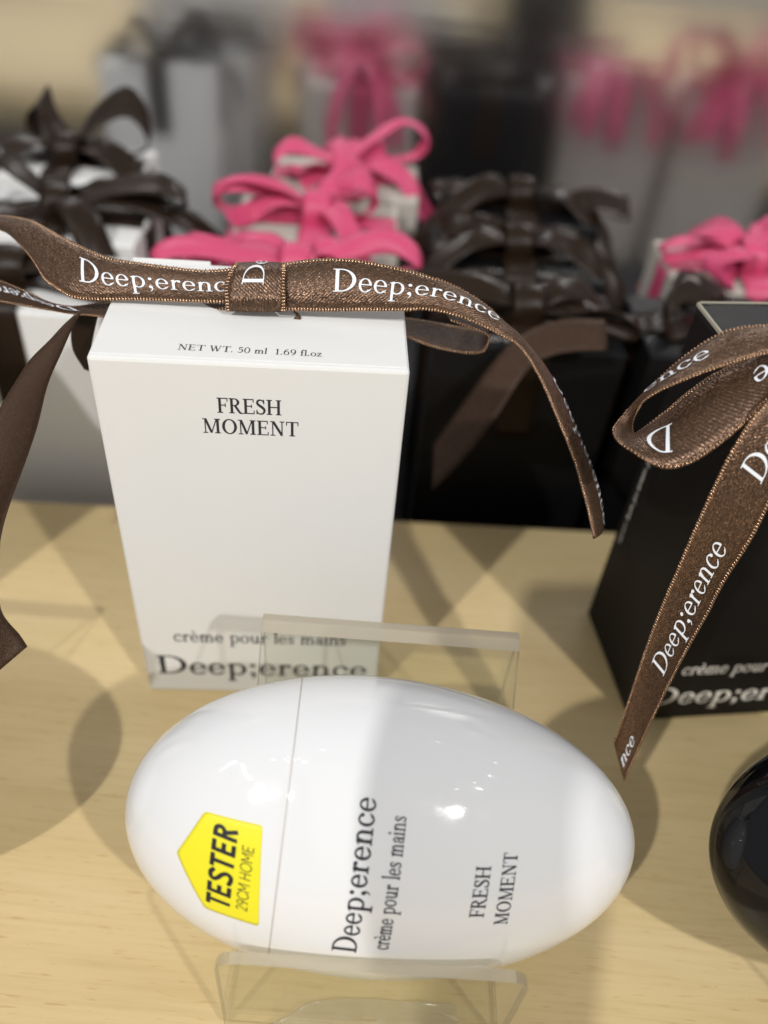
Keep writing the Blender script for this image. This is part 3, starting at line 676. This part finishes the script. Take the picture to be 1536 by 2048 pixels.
# ------------------------------------------------------------------ boxes and bows behind the table
def strip_c(name, C, Wv, m, parent, n=26, wd=.0105):
    C = [V(*c) for c in C]; Wv = [V(*q)/np.linalg.norm(V(*q)) for q in Wv]
    A = [c-q*wd/2 for c, q in zip(C, Wv)]; B = [c+q*wd/2 for c, q in zip(C, Wv)]
    A, B = cr(A, n), cr(B, n); vs, uv = [], []
    rr = random.Random(n+int(1e5*abs(C[1][0]+C[1][1])+7)); bl, ph, am = rr.uniform(-.0011, .0011), rr.uniform(0, 6), rr.uniform(.0001, .0004)
    T = np.gradient((A+B)/2, axis=0); N = np.cross(T, B-A); N /= np.linalg.norm(N, axis=1)[:, None]+1e-12
    for i in range(n):
        for j in range(6):
            t = j/5; vs.append(A[i]+(B[i]-A[i])*t+N[i]*(bl*4*t*(1-t)+am*math.sin(i*.9+ph+4*t))); uv.append((i*1.5, t*10.5))
    fs = [(i*6+j, i*6+j+1, (i+1)*6+j+1, (i+1)*6+j) for i in range(n-1) for j in range(5)]
    o = mesh_obj(name, vs, fs, m, parent, True, uv); md = o.modifiers.new('thickness', 'SOLIDIFY'); md.thickness = .00025; md.offset = 0
    return o
def far_bow(center, m, label, cat='bow', yaw=0.0, rnd=0, L=.030, tails=((1, .034, -.4), (-1, .036, .5)), rise=.009, band=True, group=None, drop=.02, loops=3, wd=.0095):
    R_ = random.Random(rnd); r = empty('ribbon_bow', center, (0, 0, yaw)); tag(r, label, cat, group)
    j = lambda a: R_.uniform(-a, a)
    base = R_.uniform(-.5, .5)
    for k_ in range(loops):
        sx = (-1, 1)[k_ % 2]
        a = base+.30*sx*R_.choice((-1, 1))+j(.45); c, s = math.cos(a), math.sin(a); l = L*R_.uniform(.6, 1.15); h = rise*R_.uniform(.6, 1.3)
        q = [(0, 0, .003), (.35*l, j(.003), h*.8), (.75*l, j(.004), h*1.15), (l, j(.004), h*.75), (.9*l, j(.004), h*.15), (.5*l, j(.003), .0015), (.08*l, 0, .002)]
        C = [(sx*x*c-y*s, sx*x*s+y*c, z+.0012*k_) for x, y, z in q]; tw = R_.uniform(-.9, .9)
        Wd = [(-s*.9+j(.15), c, .15+tw*math.sin(k*.9)+j(.3)) for k in range(len(q))]
        strip_c('loop', C, Wd, m, r, wd=wd*R_.uniform(.8, 1.05))
    for sx, l, a in tails:
        c, s = math.cos(a), math.sin(a); d = drop*R_.uniform(.6, 1.2)
        q = [(0, 0, .003), (.3*l, 0, .008), (.65*l, 0, .005), (l, 0, -d*.35), (1.15*l, 0, -d)]
        strip_c('tail', [(sx*x*c, sx*x*s, z) for x, y, z in q], [(-s+j(.2), c, .1+.15*k+j(.4)) for k in range(len(q))], m, r, wd=wd)
    strip_c('knot', [(0, -.0055, 0), (0, -.006, .006), (0, 0, .0095), (0, .006, .006), (0, .0055, 0)], [(1, .05, 0)]*5, m, r, 14, .009)
    if band:
        hw, hd = BW/2+.0004, BD/2+.0004
        strip_c('band', [(-hw, 0, -.03), (-hw, 0, -.004), (-hw+.002, 0, .0004), (0, 0, .0009), (hw-.002, 0, .0004), (hw, 0, -.004), (hw, 0, -.03)], [(0, 1, 0)]*7, m, r, 30)
        strip_c('band', [(0, -hd, -.03), (0, -hd, -.004), (0, -hd+.002, .0012), (0, 0, .0014), (0, hd-.002, .0012), (0, hd, -.004), (0, hd, -.03)], [(1, 0, 0)]*7, m, r, 30)
    return r
def boxed(x, y, yaw, m, lab_box, bm, lab_bow, words=None, wm=None, **kw):
    carton('gift_box', (x, y, SH), yaw, m, lab_box, simple=True, words=words, wordm=wm)
    c, s = math.cos(yaw), math.sin(yaw)
    cx, cy = x+BW/2*c-BD/2*s, y+BW/2*s+BD/2*c
    return far_bow((cx, cy, SH+BH+.0003), bm, lab_bow, yaw=yaw, **kw)
FW = [('crème pour les mains', .0042, .0075, .0180, .0385, 'front'), ('Deep;erence', .0066, .0028, .0066, .0485, 'front'), ('NET WT. 50 ml  1.69 fl.oz', .0018, None, .0031, .0243, 'top')]
# cream boxes with brown bows, left
carton('gift_box', (-.1690, .108, 0), .06, M_white, 'white box just outside the left edge whose shadow falls on the table', simple=True)
far_bow((-.142, .127, BH+.0003), M_brown, 'brown bow on the white box just outside the left edge', yaw=.06, rnd=21, loops=2, wd=.0105, band=False)
boxed(-.134, .192, .05, M_white, 'cream box at the left behind the table edge, nearest of the left row', M_brown_shaded, 'dark brown bow on the nearest cream box at the left', rnd=1, loops=2, tails=((1, .030, -.2),))
boxed(-.137, .236, .03, M_white, 'cream box under dark brown loops, second back on the left', M_brown_shaded, 'dark brown bow with raised loop, second back on the left', rnd=7, L=.040, rise=.014, loops=2, wd=.0105, tails=((1, .044, .15), (1, .03, -.9)))
boxed(-.150, .281, .02, M_white, 'cream box at the far left, third back against the mirror', M_brown_shaded, 'dark brown bow with upright loop at the far left, furthest back', rnd=12, L=.034, rise=.018, loops=2, wd=.0105)
# white boxes with pink bows, centre
boxed(-.058, .210, .07, M_cream_dim, 'pale box with pink ribbon nearest the tall white box in the centre row', M_pink, 'pink satin bow just above the brown bow, front of the centre row', rnd=3, L=.036, loops=4, wd=.0080, rise=.007, tails=((-1, .040, .1), (-1, .036, -.5), (1, .03, .3), (1, .026, -1.3)))
boxed(-.057, .250, .06, M_cream_dim, 'pale box with pink ribbon in the centre, second of its row', M_pink, 'pink satin bow with a round side loop in the centre, second of its row', rnd=5, L=.030, loops=4, wd=.0078, rise=.010, tails=((1, .03, -1.0), (-1, .03, .2)))
boxed(-.052, .290, .05, M_cream_dim, 'pale box with pink ribbon in the centre, furthest from the camera', M_pink, 'pink satin bow in the centre, furthest from the camera', rnd=6, L=.027, loops=4, wd=.0078, rise=.010, tails=((1, .03, 1.2), (-1, .03, -1.2), (1, .028, .9), (1, .034, -.4)))
# black boxes with brown bows, centre right
boxed(.0085, .199, .06, M_black, 'black box behind the table edge right of the tall white box', M_brown_shaded, 'dark brown bow whose tail hangs over the front of the black box behind the table', words=FW, wm=M_foil, rnd=9, tails=((1, .03, .3),), L=.032, rise=.005)
boxed(.008, .240, .05, M_black, 'black box in shade, second back of the black row', M_brown_shaded, 'dark brown bow in shade, second back of the black row', rnd=10, words=FW[2:], wm=M_foil, rise=.005, L=.036)
boxed(.011, .281, .05, M_black, 'black box against the mirror, third back of the black row', M_brown_shaded, 'dark brown bow in shade, third back of the black row', rnd=14, L=.034, rise=.004)
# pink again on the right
boxed(.0685, .203, .07, M_black, 'black box half hidden behind the open black box, right of the black row', M_brown_shaded, 'dark brown bow half hidden behind the open black box', rnd=17, tails=())
boxed(.084, .246, .05, M_cream_dim, 'pale box with pink ribbon above the open black box at the right', M_pink, 'pink satin bow above the open black box at the right', rnd=15, L=.036, wd=.0075, loops=4, rise=.008, tails=((1, .03, .3), (1, .034, 1.1), (-1, .034, -1.1), (1, .030, 1.7), (1, .032, .75), (-1, .030, -.8)))
boxed(.146, .250, .05, M_cream_dim, 'pale box with pink ribbon seen only in the mirror at the far right', M_pink, 'pink satin bow seen only in the mirror at the far right', rnd=16, L=.040, wd=.009, loops=8, rise=.020, tails=((1, .034, 1.1), (-1, .034, -1.1), (1, .030, 1.7), (1, .032, .75), (-1, .030, -.8)))
# the long blurred tail hanging in front of the black box
lt = [o for o in bpy.data.objects if o.get('label', '').startswith('dark brown bow whose tail')][0]
A = px((1210,640,.222),(1120,640,.222),(1030,680,.222),(960,760,.222),(900,845,.221),(868,890,.220)); B = px((1215,700,.218),(1130,705,.218),(1060,735,.218),(985,845,.217),(920,925,.216),(864,980,.215))
o = Ribbon('tail', A, B, M_brown_back, lt, n=40).o; o.matrix_parent_inverse = (Matrix.Translation(lt.location) @ lt.rotation_euler.to_matrix().to_4x4()).inverted()

# ------------------------------------------------------------------ narrow unseen slab, standing for the handset, shaped to shade part of the egg
ph = box_obj('shade_slab', (-.056, -.118, -.012), (-.030, .030, -.004), M_shade_slab); ph.data.name = 'shade_slab'
bevel(ph, .003)
ph.matrix_world = Matrix(((rt[0], up[0], -fw[0], EYE[0]), (rt[1], up[1], -fw[1], EYE[1]), (rt[2], up[2], -fw[2], EYE[2]), (0, 0, 0, 1))) @ Matrix.Diagonal((1, 1, -1, 1))
ph.matrix_world = cam_o.matrix_world @ Matrix.Translation((0, 0, .016))
tag(ph, 'narrow black slab added out of view beside the camera to shade the egg', 'light_blocker')
